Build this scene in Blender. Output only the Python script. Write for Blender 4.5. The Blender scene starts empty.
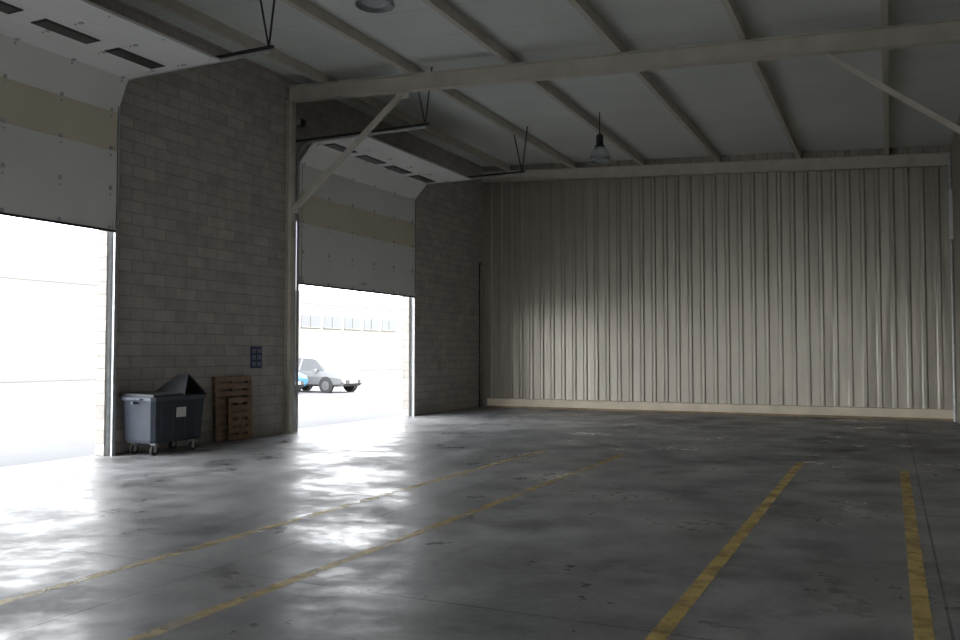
import bpy, math, random
from mathutils import Vector, Matrix
random.seed(4)
S=bpy.context.scene
COL=S.collection

# ------------------------------------------------------------ materials
def mat(name, col=(.5,.5,.5), rough=.6, metal=0.0, spec=.5, noise=None, bump=None, emis=None):
    m=bpy.data.materials.new(name); m.use_nodes=True
    nt=m.node_tree; b=nt.nodes['Principled BSDF']
    b.inputs['Base Color'].default_value=(*col,1)
    b.inputs['Roughness'].default_value=rough
    b.inputs['Metallic'].default_value=metal
    b.inputs['Specular IOR Level'].default_value=spec
    tc=nt.nodes.new('ShaderNodeTexCoord')
    if noise:
        sc,amt=noise
        n=nt.nodes.new('ShaderNodeTexNoise'); n.inputs['Scale'].default_value=sc; n.inputs['Detail'].default_value=5
        nt.links.new(tc.outputs['Object'],n.inputs['Vector'])
        r=nt.nodes.new('ShaderNodeValToRGB')
        r.color_ramp.elements[0].position=.3; r.color_ramp.elements[1].position=.7
        r.color_ramp.elements[0].color=(*[c*(1-amt) for c in col],1)
        r.color_ramp.elements[1].color=(*[min(1,c*(1+amt)) for c in col],1)
        nt.links.new(n.outputs['Fac'],r.inputs['Fac']); nt.links.new(r.outputs['Color'],b.inputs['Base Color'])
    if bump:
        sc,st=bump
        n=nt.nodes.new('ShaderNodeTexNoise'); n.inputs['Scale'].default_value=sc; n.inputs['Detail'].default_value=4
        nt.links.new(tc.outputs['Object'],n.inputs['Vector'])
        bp=nt.nodes.new('ShaderNodeBump'); bp.inputs['Strength'].default_value=st; bp.inputs['Distance'].default_value=.02
        nt.links.new(n.outputs['Fac'],bp.inputs['Height']); nt.links.new(bp.outputs['Normal'],b.inputs['Normal'])
    return m

def ramp(nt,p0,c0,p1,c1):
    r=nt.nodes.new('ShaderNodeValToRGB'); e=r.color_ramp.elements
    e[0].position=p0; e[0].color=c0 if len(c0)==4 else (*c0,1)
    e[1].position=p1; e[1].color=c1 if len(c1)==4 else (*c1,1)
    return r
def g(v): return (v,v,v,1)
def mathn(nt,op,a,b=None):
    n=nt.nodes.new('ShaderNodeMath'); n.operation=op
    for i,x in enumerate((a,b)):
        if x is None: continue
        if isinstance(x,(int,float)): n.inputs[i].default_value=x
        else: nt.links.new(x,n.inputs[i])
    return n.outputs[0]
def noise(nt,vec,scale,detail=4,rough=.55,dist=0):
    n=nt.nodes.new('ShaderNodeTexNoise'); n.inputs['Scale'].default_value=scale
    n.inputs['Detail'].default_value=detail; n.inputs['Roughness'].default_value=rough
    n.inputs['Distortion'].default_value=dist
    nt.links.new(vec,n.inputs['Vector']); return n.outputs['Fac']
def mul(nt,a,b):
    mx=nt.nodes.new('ShaderNodeMix'); mx.data_type='RGBA'; mx.blend_type='MULTIPLY'; mx.inputs[0].default_value=1
    nt.links.new(a,mx.inputs[6]); nt.links.new(b,mx.inputs[7]); return mx.outputs[2]

def floor_mat():
    m=bpy.data.materials.new('polished_concrete'); m.use_nodes=True; nt=m.node_tree
    b=nt.nodes['Principled BSDF']; tc=nt.nodes.new('ShaderNodeTexCoord'); v=tc.outputs['Object']
    n1=noise(nt,v,.33,6,.6,.2); n2=noise(nt,v,1.6,8,.68,.1); n3=noise(nt,v,14,5,.6)
    c1=ramp(nt,.34,(.135,.138,.144),.66,(.34,.34,.342)); nt.links.new(n1,c1.inputs['Fac'])
    c2=ramp(nt,.34,(.62,.62,.62),.68,(1.35,1.35,1.35)); nt.links.new(n2,c2.inputs['Fac'])
    mp=nt.nodes.new('ShaderNodeMapping'); mp.inputs['Location'].default_value=(13,7,3); nt.links.new(v,mp.inputs['Vector'])
    n4=noise(nt,mp.outputs[0],.8,6,.62,.4)
    c3=ramp(nt,.36,g(.62),.44,g(1)); nt.links.new(n4,c3.inputs['Fac'])      # damp / oil stains
    col=mul(nt,mul(nt,c1.outputs[0],c2.outputs[0]),c3.outputs[0])
    # saw-cut joints
    sep=nt.nodes.new('ShaderNodeSeparateXYZ'); nt.links.new(v,sep.inputs[0])
    def joint(sock,period,off):
        a=mathn(nt,'ADD',sock,off); a=mathn(nt,'DIVIDE',a,period); a=mathn(nt,'FRACT',a)
        a=mathn(nt,'SUBTRACT',a,.5); a=mathn(nt,'ABSOLUTE',a); a=mathn(nt,'MULTIPLY',a,period)
        return mathn(nt,'LESS_THAN',a,.009)
    j=mathn(nt,'MAXIMUM',joint(sep.outputs['X'],5.0,2.2),joint(sep.outputs['Y'],4.8,2.1))
    mj=nt.nodes.new('ShaderNodeMix'); mj.data_type='RGBA'
    nt.links.new(mathn(nt,'MULTIPLY',j,.7),mj.inputs[0]); nt.links.new(col,mj.inputs[6]); mj.inputs[7].default_value=(.03,.03,.03,1)
    nt.links.new(mj.outputs[2],b.inputs['Base Color'])
    # polished / worn patches
    r1=ramp(nt,.36,g(.27),.62,g(.58)); nt.links.new(noise(nt,v,.85,8,.66,.2),r1.inputs['Fac'])
    r=mathn(nt,'ADD',r1.outputs[0],mathn(nt,'MULTIPLY',mathn(nt,'SUBTRACT',n3,.5),.2))
    r=mathn(nt,'ADD',r,mathn(nt,'MULTIPLY',mathn(nt,'SUBTRACT',noise(nt,v,3.2,7,.68),.5),.6))
    nt.links.new(r,b.inputs['Roughness'])
    b.inputs['Specular IOR Level'].default_value=.38
    bp=nt.nodes.new('ShaderNodeBump'); bp.inputs['Strength'].default_value=.14; bp.inputs['Distance'].default_value=.01
    nt.links.new(noise(nt,v,9,6,.6),bp.inputs['Height']); nt.links.new(bp.outputs['Normal'],b.inputs['Normal'])
    return m

def block_mat():
    m=bpy.data.materials.new('concrete_block'); m.use_nodes=True; nt=m.node_tree
    b=nt.nodes['Principled BSDF']; tc=nt.nodes.new('ShaderNodeTexCoord')
    sep=nt.nodes.new('ShaderNodeSeparateXYZ'); nt.links.new(tc.outputs['Object'],sep.inputs[0])
    cb=nt.nodes.new('ShaderNodeCombineXYZ')
    nt.links.new(mathn(nt,'ADD',sep.outputs['Y'],mathn(nt,'MULTIPLY',sep.outputs['X'],1.0)),cb.inputs[0]); nt.links.new(sep.outputs['Z'],cb.inputs[1])
    br=nt.nodes.new('ShaderNodeTexBrick'); br.inputs['Scale'].default_value=1
    br.inputs['Brick Width'].default_value=.5; br.inputs['Row Height'].default_value=.2
    br.inputs['Mortar Size'].default_value=.010; br.inputs['Mortar Smooth'].default_value=.3
    br.inputs['Color1'].default_value=(.43,.395,.36,1); br.inputs['Color2'].default_value=(.52,.485,.44,1)
    br.inputs['Mortar'].default_value=(.33,.31,.28,1)
    nt.links.new(cb.outputs[0],br.inputs['Vector'])
    n=noise(nt,tc.outputs['Object'],3,8,.7)
    c2=ramp(nt,.3,g(.82),.7,g(1.15)); nt.links.new(n,c2.inputs['Fac'])
    nt.links.new(mul(nt,br.outputs['Color'],c2.outputs[0]),b.inputs['Base Color']); b.inputs['Roughness'].default_value=.9
    h=mathn(nt,'SUBTRACT',mathn(nt,'MULTIPLY',noise(nt,tc.outputs['Object'],40,4,.6),.35),br.outputs['Fac'])
    bp=nt.nodes.new('ShaderNodeBump'); bp.inputs['Strength'].default_value=.5; bp.inputs['Distance'].default_value=.012
    nt.links.new(h,bp.inputs['Height']); nt.links.new(bp.outputs['Normal'],b.inputs['Normal'])
    return m

def ceiling_mat():
    m=bpy.data.materials.new('insulated_roof_panel'); m.use_nodes=True; nt=m.node_tree
    b=nt.nodes['Principled BSDF']; tc=nt.nodes.new('ShaderNodeTexCoord')
    sep=nt.nodes.new('ShaderNodeSeparateXYZ'); nt.links.new(tc.outputs['Object'],sep.inputs[0])
    a=mathn(nt,'FRACT',mathn(nt,'DIVIDE',sep.outputs['Y'],1.2)); a=mathn(nt,'LESS_THAN',a,.02)
    c=ramp(nt,.3,(.67,.70,.67),.7,(.76,.79,.75)); nt.links.new(noise(nt,tc.outputs['Object'],.6,4),c.inputs['Fac'])
    mj=nt.nodes.new('ShaderNodeMix'); mj.data_type='RGBA'
    nt.links.new(mathn(nt,'MULTIPLY',a,.25),mj.inputs[0]); nt.links.new(c.outputs[0],mj.inputs[6]); mj.inputs[7].default_value=(.2,.2,.2,1)
    nt.links.new(mj.outputs[2],b.inputs['Base Color']); b.inputs['Roughness'].default_value=.45
    return m

def clad_mat():
    m=mat('painted_sheet_metal',(.41,.38,.315),.38,.5,.5,noise=(1.2,.05))
    nt=m.node_tree; b=nt.nodes['Principled BSDF']; tc=nt.nodes.new('ShaderNodeTexCoord')
    mp=nt.nodes.new('ShaderNodeMapping'); mp.inputs['Scale'].default_value=(2.6,2.6,.22)
    nt.links.new(tc.outputs['Object'],mp.inputs['Vector'])
    bp=nt.nodes.new('ShaderNodeBump'); bp.inputs['Strength'].default_value=.9; bp.inputs['Distance'].default_value=.04
    nt.links.new(noise(nt,mp.outputs[0],1.0,3,.5),bp.inputs['Height']); nt.links.new(bp.outputs['Normal'],b.inputs['Normal'])
    return m

def line_mat(name,wear,hi):
    m=bpy.data.materials.new(name); m.use_nodes=True; nt=m.node_tree
    b=nt.nodes['Principled BSDF']; tc=nt.nodes.new('ShaderNodeTexCoord'); v=tc.outputs['Object']
    c=ramp(nt,.3,(.52,.37,.11),.7,(.68,.51,.18)); nt.links.new(noise(nt,v,3,5),c.inputs['Fac'])
    nt.links.new(c.outputs[0],b.inputs['Base Color']); b.inputs['Roughness'].default_value=.5
    a=ramp(nt,wear-.12,g(.10),wear+.12,g(hi)); nt.links.new(noise(nt,v,3.2,9,.75),a.inputs['Fac'])
    nt.links.new(a.outputs[0],b.inputs['Alpha'])
    return m

M=dict(
 floor=floor_mat(), block=block_mat(), ceil=ceiling_mat(),
 clad=clad_mat(),
 steel=mat('painted_steel_cream',(.60,.565,.49),.5,0,.5,noise=(3,.10)),
 galv=mat('galvanised_steel',(.52,.53,.53),.4,.6,.5,noise=(8,.15)),
 dark=mat('dark_steel',(.035,.035,.035),.5,.3),
 panel=mat('door_panel_white',(.79,.79,.76),.45,0,.5,noise=(.8,.04)),
 beige=mat('door_panel_beige',(.68,.63,.50),.5,0,.5,noise=(.8,.05)),
 rubber=mat('black_rubber',(.02,.02,.02),.7),
 curb=mat('curb_cream',(.84,.74,.58),.6,noise=(2,.10)),
 curbd=mat('curb_timber_edge',(.36,.26,.15),.7,noise=(4,.25)),
 bin=mat('bin_plastic_slate',(.037,.045,.062),.55,noise=(6,.12)),
 binlid=mat('bin_lid_plastic',(.025,.028,.032),.55,noise=(6,.12)),
 rim=mat('bin_rim_plastic',(.08,.095,.12),.5),
 label=mat('paper_label',(.75,.75,.73),.6),
 wood=mat('pallet_wood',(.33,.22,.145),.8,noise=(7,.30),bump=(20,.4)),
 wood2=mat('pallet_wood_dark',(.16,.105,.07),.8,noise=(7,.3),bump=(20,.4)),
 blue=mat('sign_blue',(.04,.055,.13),.5), pale=mat('sign_pale',(.20,.22,.28),.5),
 asphalt=mat('yard_concrete',(.105,.107,.115),.85,noise=(.5,.08)),
 render=mat('facade_render',(.155,.15,.135),.8,noise=(.3,.03)),
 facade2=mat('facade_band',(.125,.13,.13),.7),
 bglass=mat('facade_glass',(.085,.092,.10),.5),
 carw=mat('car_paint_white',(.16,.163,.168),.35), carb=mat('car_paint_blue',(.02,.10,.19),.3),
 cglass=mat('car_glass',(.03,.035,.04),.15), tyre=mat('tyre',(.035,.035,.035),.8), rimm=mat('alloy_rim',(.2,.2,.2),.4,.5),
 red=mat('tail_lamp',(.45,.02,.02),.2), head=mat('head_lamp',(.8,.8,.8),.1),
 white=mat('white_plastic',(.75,.75,.72),.5), window=mat('door_window',(.035,.04,.035),.25),
)
lg=mat('lamp_prismatic_glass',(.75,.78,.8),.18); lg.node_tree.nodes['Principled BSDF'].inputs['Transmission Weight'].default_value=.75
M['lampglass']=lg
M['lineA']=line_mat('yellow_paint_worn',.42,.88); M['lineC']=line_mat('yellow_paint_faded',.48,.72)

# ------------------------------------------------------------ mesh builder
class MB:
    def __init__(s): s.v=[]; s.f=[]; s.mi=[]; s.mats=[]; s.sm=[]
    def m(s,k):
        if k not in s.mats: s.mats.append(k)
        return s.mats.index(k)
    def add(s,vs,fs,k,smooth=False):
        o=len(s.v); s.v+= [tuple(x) for x in vs]; i=s.m(k)
        for f in fs: s.f.append([o+a for a in f]); s.mi.append(i); s.sm.append(smooth)
    def hexa(s,p,k): # p: 4 bottom (ccw from above) + 4 top
        s.add(p,[(3,2,1,0),(4,5,6,7),(0,1,5,4),(1,2,6,5),(2,3,7,6),(3,0,4,7)],k)
    def box(s,x0,x1,y0,y1,z0,z1,k):
        s.hexa([(x0,y0,z0),(x1,y0,z0),(x1,y1,z0),(x0,y1,z0),(x0,y0,z1),(x1,y0,z1),(x1,y1,z1),(x0,y1,z1)],k)
    def xbox(s,c,size,k,T=None):
        x,y,z=[a/2 for a in size]; c=Vector(c)
        p=[Vector(q) for q in [(-x,-y,-z),(x,-y,-z),(x,y,-z),(-x,y,-z),(-x,-y,z),(x,-y,z),(x,y,z),(-x,y,z)]]
        p=[c+q for q in p]
        if T: p=[T@q for q in p]
        s.hexa(p,k)
    def sweep(s,prof,p1,p2,k,up=(0,0,1)):
        p1=Vector(p1);p2=Vector(p2); d=(p2-p1).normalized(); u=Vector(up); r=d.cross(u).normalized(); u=r.cross(d)
        n=len(prof); vs=[p+r*a+u*b for p in (p1,p2) for a,b in prof]
        fs=[(i,(i+1)%n,n+(i+1)%n,n+i) for i in range(n)]+[tuple(reversed(range(n))),tuple(range(n,2*n))]
        s.add(vs,fs,k)
    def bar(s,p1,p2,w,h,k,up=(0,0,1)):
        s.sweep([(-w/2,-h/2),(w/2,-h/2),(w/2,h/2),(-w/2,h/2)],p1,p2,k,up)
    def cyl(s,p1,p2,r,k,n=16,r2=None):
        p1=Vector(p1);p2=Vector(p2); d=(p2-p1).normalized(); r2=r if r2 is None else r2
        a=d.orthogonal().normalized(); b=d.cross(a)
        vs=[p1+(a*math.cos(t)+b*math.sin(t))*r for t in [2*math.pi*i/n for i in range(n)]]
        vs+=[p2+(a*math.cos(t)+b*math.sin(t))*r2 for t in [2*math.pi*i/n for i in range(n)]]
        s.add(vs,[(i,(i+1)%n,n+(i+1)%n,n+i) for i in range(n)],k,True)
        s.add(vs,[tuple(reversed(range(n))),tuple(range(n,2*n))],k)
    def lathe(s,c,prof,k,n=32):
        c=Vector(c); vs=[c+Vector((r*math.cos(2*math.pi*i/n),r*math.sin(2*math.pi*i/n),z)) for r,z in prof for i in range(n)]
        s.add(vs,[(j*n+i,j*n+(i+1)%n,(j+1)*n+(i+1)%n,(j+1)*n+i) for j in range(len(prof)-1) for i in range(n)],k,True)
    def obj(s,name,parent=None,bevel=0,recalc=True):
        me=bpy.data.meshes.new(name); me.from_pydata(s.v,[],s.f)
        for k in s.mats: me.materials.append(M[k])
        for p,i,q in zip(me.polygons,s.mi,s.sm): p.material_index=i; p.use_smooth=q
        if recalc:
            import bmesh
            bm=bmesh.new(); bm.from_mesh(me); bmesh.ops.recalc_face_normals(bm,faces=bm.faces); bm.to_mesh(me); bm.free()
        o=bpy.data.objects.new(name,me); COL.objects.link(o)
        if parent: o.parent=parent
        if bevel:
            b=o.modifiers.new('bevel','BEVEL'); b.width=bevel; b.segments=2; b.limit_method='ANGLE'
        return o
def empty(name,loc=(0,0,0),rz=0):
    e=bpy.data.objects.new(name,None); e.location=loc; e.rotation_euler[2]=rz; e.empty_display_size=.3; COL.objects.link(e); return e

XL,XR,YB,YN=-11.4,1.45,24.1,-14.0
SL=.053
def zr(base,x): return base-SL*(x-XL)
DOORS=[-2.17,7.5,17.17]; DW=2.4; OH=4.5
COLY=[-4.8,4.85,14.5]

# ------------------------------------------------------------ shell
b=MB(); b.box(XL-.2,XR+.2,YN-.2,YB+.3,-.018,0,'floor'); b.obj('floor')
b=MB(); b.box(-160,60,-90,160,-.35,-.02,'asphalt'); b.obj('yard_ground')
# left wall with door openings
b=MB(); ys=[YN-.2]
for d in DOORS: ys+=[d-DW,d+DW]
ys+=[YB+.2]
for i in range(0,len(ys),2): b.box(XL-.2,XL,ys[i],ys[i+1],0,7.5,'block')
for d in DOORS: b.box(XL-.2,XL,d-DW,d+DW,OH,7.5,'block')
b.obj('wall_left')
# cladding walls
def cladding(name,p0,p1,inward,ztop0,ztop1,depth=.03,pitch=.34,zlo=0,more=()):
    b=MB()
    for (p0,p1,zlo,ztop0,ztop1) in ((p0,p1,zlo,ztop0,ztop1),)+tuple(more):
        p0=Vector(p0);p1=Vector(p1); L=(p1-p0).length; d=(p1-p0)/L; n=Vector(inward)
        pts=[];x=0
        while x<L:
            for a,h in ((0,0),(.20,0),(.235,1),(.305,1)):
                if x+a<L: pts.append((x+a,h*depth))
            x+=pitch
        pts.append((L,0))
        vs=[];fs=[]
        for a,h in pts:
            q=p0+d*a+n*h; zt=ztop0+(ztop1-ztop0)*a/L
            vs+=[(q.x,q.y,zlo),(q.x,q.y,zt)]
        for i in range(len(pts)-1): fs.append((2*i,2*i+2,2*i+3,2*i+1))
        b.add(vs,fs,'clad')
        o=-n*.15; q=[p0-n*.002,p1-n*.002,p1+o,p0+o]
        b.hexa([(a.x,a.y,zlo) for a in q]+[(a.x,a.y,z) for a,z in zip(q,(ztop0,ztop1,ztop1,ztop0))],'clad')
    return b.obj(name,recalc=False)
zt=lambda x:7.5-SL*(x-XL)
cladding('wall_back',(XL,YB,0),(XR,YB,0),(0,-1,0),zt(XL),zt(XR),depth=.024)
cladding('wall_right',(XR,YB,0),(XR,YN,0),(-1,0,0),zt(XR),zt(XR))
# gable behind the viewpoint has a wide unseen opening, added to let in daylight
cladding('wall_front',(XL,YN,0),(-9.6,YN,0),(0,1,0),zt(XL),zt(-9.6),
   more=(((-9.6,YN,0),(-2.4,YN,0),4.6,zt(-9.6),zt(-2.4)),((-2.4,YN,0),(XR,YN,0),0,zt(-2.4),zt(XR))))
# ceiling
b=MB(); xa,xb=XL-.5,XR+.3
b.hexa([(xa,YN-.4,zr(7.47,xa)),(xb,YN-.4,zr(7.47,xb)),(xb,YB+.4,zr(7.47,xb)),(xa,YB+.4,zr(7.47,xa)),
        (xa,YN-.4,zr(7.62,xa)),(xb,YN-.4,zr(7.62,xb)),(xb,YB+.4,zr(7.62,xb)),(xa,YB+.4,zr(7.62,xa))],'ceil'); b.obj('ceiling')

# ------------------------------------------------------------ steel frames
def iprof(w,h,t=.014,tw=.01):
    return [(-w/2,-h/2),(w/2,-h/2),(w/2,-h/2+t),(tw/2,-h/2+t),(tw/2,h/2-t),(w/2,h/2-t),(w/2,h/2),(-w/2,h/2),(-w/2,h/2-t),(-tw/2,h/2-t),(-tw/2,-h/2+t),(-w/2,-h/2+t)]
for i,y in enumerate(COLY+[24.0-.02]):
    e=empty('structural_steel_frame')
    h=.32
    b=MB(); w=.17 if i<3 else .12
    b.sweep(iprof(w,h),(XL+.02,y,zr(7.11,XL+.02)),(XR-.02,y,zr(7.11,XR-.02)),'steel'); b.obj('rafter',e)
    if i<3:
        b=MB()
        b.sweep(iprof(.13,.14),(XL+.075,y,0),(XL+.075,y,zr(6.95,XL)),'steel',up=(1,0,0))
        b.sweep(iprof(.13,.14),(XR-.12,y,0),(XR-.12,y,zr(6.95,XR)),'steel',up=(1,0,0))
        b.box(XL+.005,XL+.2,y-.11,y+.11,0,.02,'steel'); b.box(XR-.24,XR-.04,y-.11,y+.11,0,.02,'steel'); b.obj('columns',e)
        b=MB()
        b.bar((XL+.14,y,4.64),(-8.6,y,zr(6.93,-8.6)),.08,.1,'steel'); 
        b.bar((XR-.2,y,4.75),(-.85,y,zr(6.93,-.85)),.06,.08,'steel')
        b.xbox((XL+.2,y,4.68),(.18,.02,.22),'steel'); b.xbox((-8.62,y,zr(6.88,-8.6)),(.3,.02,.14),'steel')
        b.obj('knee_braces',e)
for i in range(7):
    x=-10.5+2.1*i
    if x>XR: break
    b=MB(); z=zr(7.37,x)
    b.sweep([(-.05,-.095),(.05,-.095),(.05,.095),(-.05,.095)],(x,YN,z),(x,YB-.05,z),'steel'); b.obj('roof_purlin')

# ------------------------------------------------------------ sectional doors
ZT,RC,XV=6.1,.35,XL+.12
def path(s,off=0):
    L1=ZT-RC
    if s<=L1: return Vector((XV+off,0,s))
    arc=RC*math.pi/2
    if s<L1+arc:
        a=(s-L1)/RC; c=Vector((XV+RC,0,L1)); return c+Vector((-math.cos(a)*(RC-off),0,math.sin(a)*(RC-off)))
    return Vector((XV+RC+(s-L1-arc),0,ZT-off))
def door(n,yc,zb):
    e=empty('door_%d'%n)
    y0,y1=yc-DW-.04,yc+DW+.04
    H=.64
    for k in range(7):
        s0=zb+k*H; s1=s0+H-.002
        a=path(s0);c=path(s1); key='beige' if k in(2,) else 'panel'
        b=MB()
        d=(c-a).normalized(); nrm=Vector((d.z,0,-d.x)) # towards room / down
        def P(u,y,t): q=a+(c-a)*u+nrm*t; return Vector((q.x,y,q.z))
        b.hexa([P(0,y0,-.02),P(0,y0,.02),P(0,y1,.02),P(0,y1,-.02),P(1,y0,-.02),P(1,y0,.02),P(1,y1,.02),P(1,y1,-.02)],key)
        # stiffening ribs
        for u in (.28,.72):
            b.hexa([P(u,y0+.03,.018),P(u,y0+.03,.022),P(u,y1-.03,.022),P(u,y1-.03,.018),P(u+.03,y0+.03,.018),P(u+.03,y0+.03,.022),P(u+.03,y1-.03,.022),P(u+.03,y1-.03,.018)],key)
        # hinges
        for j in range(6):
            y=y0+.12+j*(y1-y0-.24)/5
            b.hexa([P(0,y-.025,.02),P(0,y-.025,.04),P(0,y+.025,.04),P(0,y+.025,.02),P(.10,y-.025,.02),P(.10,y-.025,.03),P(.10,y+.025,.03),P(.10,y+.025,.02)],'galv')
            b.cyl(P(.88,y,.02),P(.88,y,.035),.015,'galv',8)
        if k==5:
            for j in range(4):
                y=yc+(j-1.5)*1.2
                for (hw,u0,u1,t0,t1,kk) in ((.44,.12,.58,.02,.032,'rubber'),(.40,.17,.53,.03,.038,'window')):
                    b.hexa([P(u0,y-hw,t0),P(u0,y-hw,t1),P(u0,y+hw,t1),P(u0,y+hw,t0),P(u1,y-hw,t0),P(u1,y-hw,t1),P(u1,y+hw,t1),P(u1,y+hw,t0)],kk)
        if k==0:
            b.box(a.x-.03,a.x+.03,y0,y1,zb-.03,zb,'rubber')
            b.box(a.x+.02,a.x+.06,yc-.1,yc+.1,zb+.12,zb+.18,'galv')
        b.obj('panel_%d'%(k+1),e)
    # tracks + jamb angles
    b=MB()
    for sgn,y in ((-1,y0-.03),(1,y1+.03)):
        ss=[0,ZT-RC]+[ZT-RC+RC*math.pi/2*t/6 for t in range(1,7)]+[ZT-RC+RC*math.pi/2+2.75]
        pts=[path(s) for s in ss]
        for p,q in zip(pts,pts[1:]):
            b.bar((p.x,y,p.z),(q.x,y,q.z),.035,.06,'galv',up=(0,1,0))
        b.box(XL,XL+.10,y+sgn*.03,y+sgn*.038,0,ZT-.2,'galv'); b.box(XL,XL+.008,y-.04 if sgn>0 else y-.09,y+.09 if sgn>0 else y+.04,0,ZT-.2,'galv')
        # room-end hangers
        xe=pts[-1].x
        b.bar((XL+.02,y,ZT+.06),(xe+.05,y,ZT+.06),.04,.04,'dark')
        for xo in (-.28,.12): b.bar((xe-.03,y,ZT+.05),(xe+xo,y,zr(7.46,xe+xo)),.022,.022,'dark',up=(0,1,0))
    # lift cable and bottom bracket roller
    for y in (y0+.02,y1-.02):
        b.cyl((XV+.06,y,zb+.1),(XV+.06,y,5.7),.004,'dark',6)
        b.xbox((XV+.04,y,zb+.08),(.06,.08,.14),'galv')
    # torsion shaft at lintel
    b.cyl((XL+.16,y0-.1,6.55),(XL+.16,y1+.1,6.55),.016,'galv',10)
    for y in (y0+.0,y1-.0): b.cyl((XL+.16,y-.05,6.55),(XL+.16,y+.05,6.55),.09,'dark',18)
    b.cyl((XL+.16,yc-.9,6.55),(XL+.16,yc+.9,6.55),.045,'dark',14)
    for y in (y0-.08,yc,y1+.08): b.box(XL,XL+.2,y-.01,y+.01,6.48,6.62,'galv')
    b.obj('tracks',e)
door(1,DOORS[1],3.63); door(2,DOORS[2],3.135); door(3,DOORS[0],4.45)  # third door is out of view, included fully raised to add interior light

# electrical riser / conduit in far corner and white box at right corner standing in for a daylight glint
b=MB(); b.cyl((XL+.06,23.75,0),(XL+.06,23.75,4.4),.022,'dark',10); b.cyl((XL+.06,23.75,4.4),(XL+.02,23.95,4.4),.022,'dark',10)
for z in (.6,1.6,2.6,3.6): b.xbox((XL+.03,23.75,z),(.06,.08,.03),'galv')
b.obj('wall_conduit')
b=MB(); b.cyl((XR-.07,23.72,0),(XR-.07,23.72,6.5),.035,'galv',12); b.box(XR-.12,XR-.036,23.55,23.67,4.4,5.6,'white'); b.obj('corner_glint_pipe')

# baseboard on back wall
b=MB(); b.box(XL+.25,XR-.05,YB-.22,YB-.036,0.05,.27,'curb'); b.box(XL+.25,XR-.05,YB-.24,YB-.036,0,.05,'curbd'); b.obj('baseboard_back',bevel=.008)

# yellow lines
for x,k,y0,y1 in ((-5.34,'lineC',-2,13.85),(-3.95,'lineC',-2,13.9),(-1.25,'lineA',-2,13.85),(.15,'lineA',-2,13.5)):
    b=MB(); w=.055; b.add([(x-w,y0,.002),(x+w,y0,.002),(x+w,y1,.002),(x-w,y1,.002)],[(0,1,2,3)],k); b.obj('yellow_floor_line')

# ------------------------------------------------------------ lamps
def lamp(x,y):
    e=empty('high_bay_lamp'); zt=zr(7.46,x); z0=6.02
    b=MB(); b.cyl((x,y,z0+.62),(x,y,zt),.012,'dark',8); b.lathe((x,y,z0+.62),[(.0,.08),(.02,.06),(.02,.0)],'dark',12)
    b.lathe((x,y,z0),[(0,.63),(.06,.63),(.085,.60),(.085,.40),(.10,.385),(.12,.36),(.12,.33),(0,.33)],'dark',24); b.obj('ballast_housing',e)
    b=MB(); b.lathe((x,y,z0),[(.10,.34),(.14,.31),(.19,.22),(.225,.12),(.245,0),(.235,0),(.215,.12),(.18,.215),(.13,.30),(.09,.33)],'lampglass',32)
    b.lathe((x,y,z0),[(.236,.0),(.252,.0),(.252,.02),(.236,.02),(.236,0)],'galv',32)
    b.obj('glass_reflector',e)
    b=MB(); b.lathe((x,y,z0),[(0,.10),(.035,.12),(.05,.17),(.045,.23),(.025,.29),(.025,.34)],'white',16); b.obj('bulb',e)
lamp(-5.93,18.8); lamp(-5.78,9.05)
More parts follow.
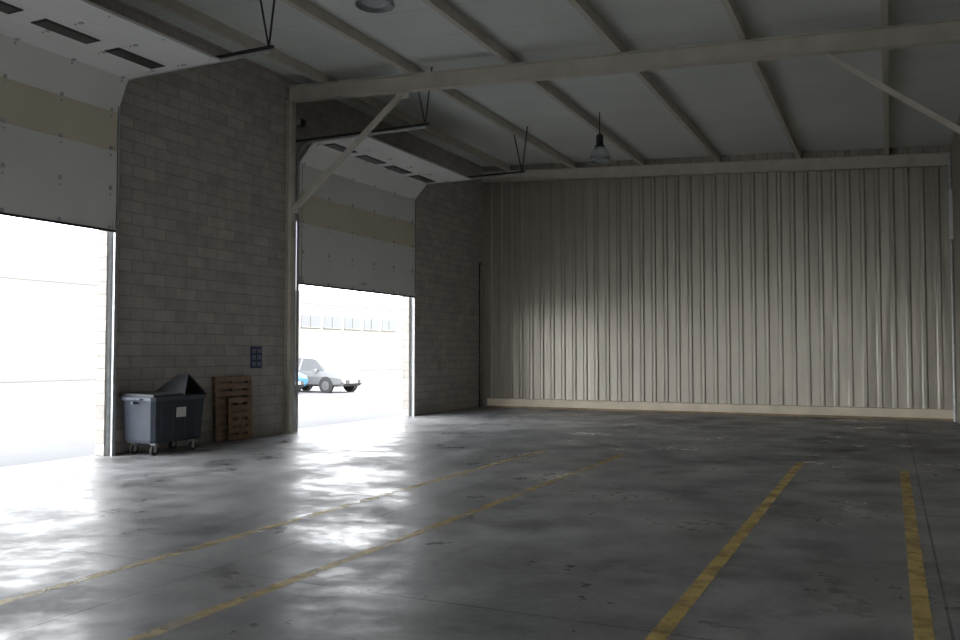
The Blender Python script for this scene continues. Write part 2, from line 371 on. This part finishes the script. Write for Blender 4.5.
# ------------------------------------------------------------ waste container
def waste_bin():
    e=empty('wheeled_waste_container',(-10.95,10.72,0)); e.scale=(1,.93,1)
    b=MB()
    # tapered tub (local: x depth, y length)
    zb,zt=.2,.93
    def ring(hx,hy,z,c=.06): return [(-hx+c,-hy,z),(hx-c,-hy,z),(hx,-hy+c,z),(hx,hy-c,z),(hx-c,hy,z),(-hx+c,hy,z),(-hx,hy-c,z),(-hx,-hy+c,z)]
    rs=[ring(.32,.58,zb),ring(.335,.595,zb+.05),ring(.37,.635,zt),ring(.35,.615,zt),ring(.30,.56,zb+.1)]
    vs=[p for r in rs for p in r]; fs=[tuple(reversed(range(8)))]
    for j in range(4):
        for i in range(8): fs.append((j*8+i,j*8+(i+1)%8,(j+1)*8+(i+1)%8,(j+1)*8+i))
    fs.append(tuple(range(32,40))); b.add(vs,fs,'bin')
    for y in (-.42,-.14,.14,.42): # front moulded ribs
        b.hexa([(.32,y-.02,zb+.08),(.343,y-.02,zb+.08),(.343,y+.02,zb+.08),(.32,y+.02,zb+.08),(.355,y-.02,.82),(.372,y-.02,.82),(.372,y+.02,.82),(.355,y+.02,.82)],'bin')
    b.obj('tub',e,bevel=.006)
    b=MB()
    r0=ring(.395,.66,zt-.05);r1=ring(.395,.66,zt+.01);r2=ring(.35,.615,zt+.01);r3=ring(.35,.615,zt-.05)
    vs=r0+r1+r2+r3; fs=[(j*8+i,j*8+(i+1)%8,((j+1)%4)*8+(i+1)%8,((j+1)%4)*8+i) for j in range(4) for i in range(8)]
    b.add(vs,fs,'rim')
    for s in (-1,1):
        b.cyl((0,s*.64,zt-.08),(0,s*.73,zt-.08),.022,'rim',12)
        for x in (-.15,.15): b.cyl((x,s*.64,zt-.02),(x,s*.70,zt-.02),.014,'rim',8)
        b.cyl((-.15,s*.70,zt-.02),(.15,s*.70,zt-.02),.014,'rim',8)
    b.obj('rim_and_handles',e)
    # lid: closed near half, folded-up far half
    b=MB()
    b.hexa([(-.39,-.65,.945),(.39,-.65,.945),(.39,.06,.945),(-.39,.06,.945),(-.36,-.62,1.0),(.36,-.62,.985),(.36,.06,.985),(-.36,.06,1.0)],'binlid')
    b.hexa([(-.36,.06,.945),(.39,.06,.945),(.39,.09,.945),(-.36,.09,.945),(-.05,.36,1.29),(.20,.36,1.29),(.20,.385,1.28),(-.05,.385,1.28)],'binlid')
    b.hexa([(-.36,.62,.945),(.39,.62,.945),(.39,.65,.945),(-.36,.65,.945),(-.05,.36,1.28),(.20,.36,1.28),(.20,.39,1.29),(-.05,.39,1.29)],'binlid')
    b.cyl((-.40,-.60,.96),(-.40,.60,.96),.018,'binlid',10)
    b.obj('folding_lid',e,bevel=.006)
    b=MB()
    for x in (-.22,.22):
        for y in (-.45,.45):
            b.cyl((x-.022,y,.08),(x+.022,y,.08),.08,'rubber',20); b.cyl((x-.026,y,.08),(x+.026,y,.08),.035,'galv',14)
            for o in (-.032,.028): b.box(x+o,x+o+.005,y-.03,y+.03,.07,.19,'galv')
            b.box(x-.05,x+.05,y-.05,y+.05,.185,.205,'galv')
    b.obj('castors',e)
    b=MB(); b.hexa([(.365,-.10,.60),(.372,-.10,.60),(.372,.12,.60),(.365,.12,.60),(.372,-.10,.76),(.38,-.10,.76),(.38,.12,.76),(.372,.12,.76)],'label')
    b.obj('label',e)
waste_bin()
# ------------------------------------------------------------ pallets
def pallet(L,W,loc,lean,key,nb,th=.6,sw=.09):
    # built standing: width W along Y, height L along Z, deck toward +X
    b=MB(); T=Matrix.Translation(loc)@Matrix.Rotation(lean,4,'Y')@Matrix.Diagonal((th,1,1,1))
    for i in range(nb):
        z=.05+(L-.10)*i/(nb-1); b.xbox((.135,0,z),(.02,W,sw),key,T)
    for y in (-W/2+.05,0,W/2-.05):
        b.xbox((.115,y,L/2),(.02,.10,L),key,T)
        for z in (.06,L/2,L-.06): b.xbox((.063,y,z),(.084,.10,.12),'wood2',T)
    for z in (.05,L/2,L-.05): b.xbox((.011,0,z),(.02,W,.10),'wood2',T)
    for y in (-W/2+.05,W/2-.05): b.xbox((.0115,y,L/2),(.018,.09,L),'wood2',T)
    b.obj('wooden_pallet',bevel=.003)
pallet(1.2,1.0,(XL+.06,12.80,.005),-.04,'wood',9,.6,.092)
pallet(.8,.62,(XL+.165,12.86,.005),-.045,'wood',6,.45,.09)
# ------------------------------------------------------------ notice
b=MB(); b.box(XL,XL+.02,13.38,13.70,1.35,1.78,'blue')
for i in range(2):
    for j in range(3): b.box(XL+.02,XL+.024,13.41+i*.15,13.52+i*.15,1.39+j*.13,1.48+j*.13,'pale')
b.obj('wall_notice')
# ------------------------------------------------------------ cars
def car(paint,loc,rz):
    e=empty('car',loc,rz); e.scale=(.95,.95,.93)
    st=[(-2.15,.45,.80,.82,.60),(-2.10,.30,.95,.99,.66),(-2.0,.28,1.0,1.06,.66),(-1.62,.28,1.02,1.46,.60),(-1.50,.28,1.02,1.50,.60),(-1.0,.28,1.01,1.55,.60),(-.32,.28,1.0,1.57,.61),(-.22,.28,1.0,1.57,.61),(.35,.28,.99,1.53,.60),(.48,.28,.99,1.50,.60),(1.18,.28,.97,1.04,.68),(1.75,.28,.90,.96,.66),(2.02,.30,.80,.85,.60),(2.14,.42,.66,.70,.52)]
    b=MB(); W=.89; n=10; rings=[]
    for x,z0,zb,zt,wr in st:
        k=.90 if abs(x)>2.05 else (.97 if abs(x)>1.9 else 1)
        half=[(.72*W*k,z0),(W*k*.97,z0+.1),(W*k,(z0+zb)/2+.1),(W*k*.95,zb),(wr*k,zt)]
        r=[(x,a,z) for a,z in half]+[(x,-a,z) for a,z in reversed(half)]; rings.append(r)
    vs=[p for r in rings for p in r]
    for i in range(len(st)-1):
        for j in range(n):
            f=(i*n+j,i*n+(j+1)%n,(i+1)*n+(j+1)%n,(i+1)*n+j); key=paint
            if j in (3,5) and i in (4,5,7,8,9): key='cglass'
            if j==4 and i in (2,9): key='cglass'
            if j==9: key='tyre'
            b.add([vs[q] for q in f],[(0,1,2,3)],key,False)
    b.add(rings[0],[tuple(range(n))],paint); b.add(rings[-1],[tuple(range(n))],paint)
    b.obj('body',e)
    b=MB()
    for x in (-1.32,1.32):
        for s in (-1,1):
            b.cyl((x,s*.86,.36),(x,s*.895,.36),.38,'tyre',24)
            b.cyl((x,s*.70,.33),(x,s*.905,.33),.33,'tyre',24); b.cyl((x,s*.905,.33),(x,s*.912,.33),.21,'rimm',20)
            for t in range(5):
                a=t*2*math.pi/5; b.bar((x,s*.915,.33),(x+.19*math.cos(a),s*.915,.33+.19*math.sin(a)),.045,.012,'rimm',up=(0,1,0))
    b.obj('wheels',e)
    b=MB()
    for s in (-1,1):
        b.xbox((2.0,s*.62,.72),(.2,.26,.12),'head'); b.xbox((-2.06,s*.66,.86),(.12,.2,.2),'red')
        b.xbox((.75,s*.95,1.02),(.12,.16,.12),paint)
        b.xbox((-.1,s*.885,.86),(.14,.02,.025),'rimm')
    b.xbox((2.13,0,.5),(.05,1.0,.16),'tyre'); b.xbox((-2.13,0,.45),(.06,1.3,.14),'tyre'); b.xbox((-2.165,0,.7),(.02,.5,.11),'label')
    b.xbox((2.165,0,.5),(.02,.5,.11),'label')
    b.obj('lights_and_trim',e)
car('carw',(-22.45,30.6,-.02),math.radians(-5))
car('carb',(-23.6,28.2,-.02),math.radians(-5))
# ------------------------------------------------------------ opposite building
e=empty('office_building')
b=MB(); b.box(-60,-45,10,120,-.02,6.6,'render'); b.box(-60.05,-44.97,9.95,120.05,5.9,6.9,'facade2'); b.box(-45.02,-44.95,10,120,0,.5,'facade2'); b.obj('walls',e)
b=MB()
y=56
while y<74:
    b.box(-45.05,-44.97,y,y+2.6,3.9,4.9,'bglass'); b.box(-45.0,-44.9,y-.08,y+2.68,3.82,3.9,'render'); b.box(-45,-44.93,y+1.27,y+1.33,3.9,4.9,'render')
    y+=3.2
b.obj('windows',e)

# ------------------------------------------------------------ light
w=bpy.data.worlds.new('World'); S.world=w; w.use_nodes=True
bg=w.node_tree.nodes['Background']; bg.inputs[0].default_value=(.94,.965,1.0,1); bg.inputs[1].default_value=8.2
sl=bpy.data.lights.new('sun','SUN'); sl.energy=11; sl.angle=.01; sl.color=(1,.95,.87)
so=bpy.data.objects.new('sun',sl); COL.objects.link(so)
so.rotation_euler=Vector((-.75,-.25,-.75)).to_track_quat('-Z','Y').to_euler()

# ------------------------------------------------------------ camera
cam=bpy.data.cameras.new('camera'); co=bpy.data.objects.new('camera',cam); COL.objects.link(co)
cam.sensor_width=36; cam.lens=860/960*36; co.location=(0,0,1.65)
co.rotation_euler=(math.radians(92.2),0,math.radians(25.5)); S.camera=co
S.view_settings.view_transform='Standard'
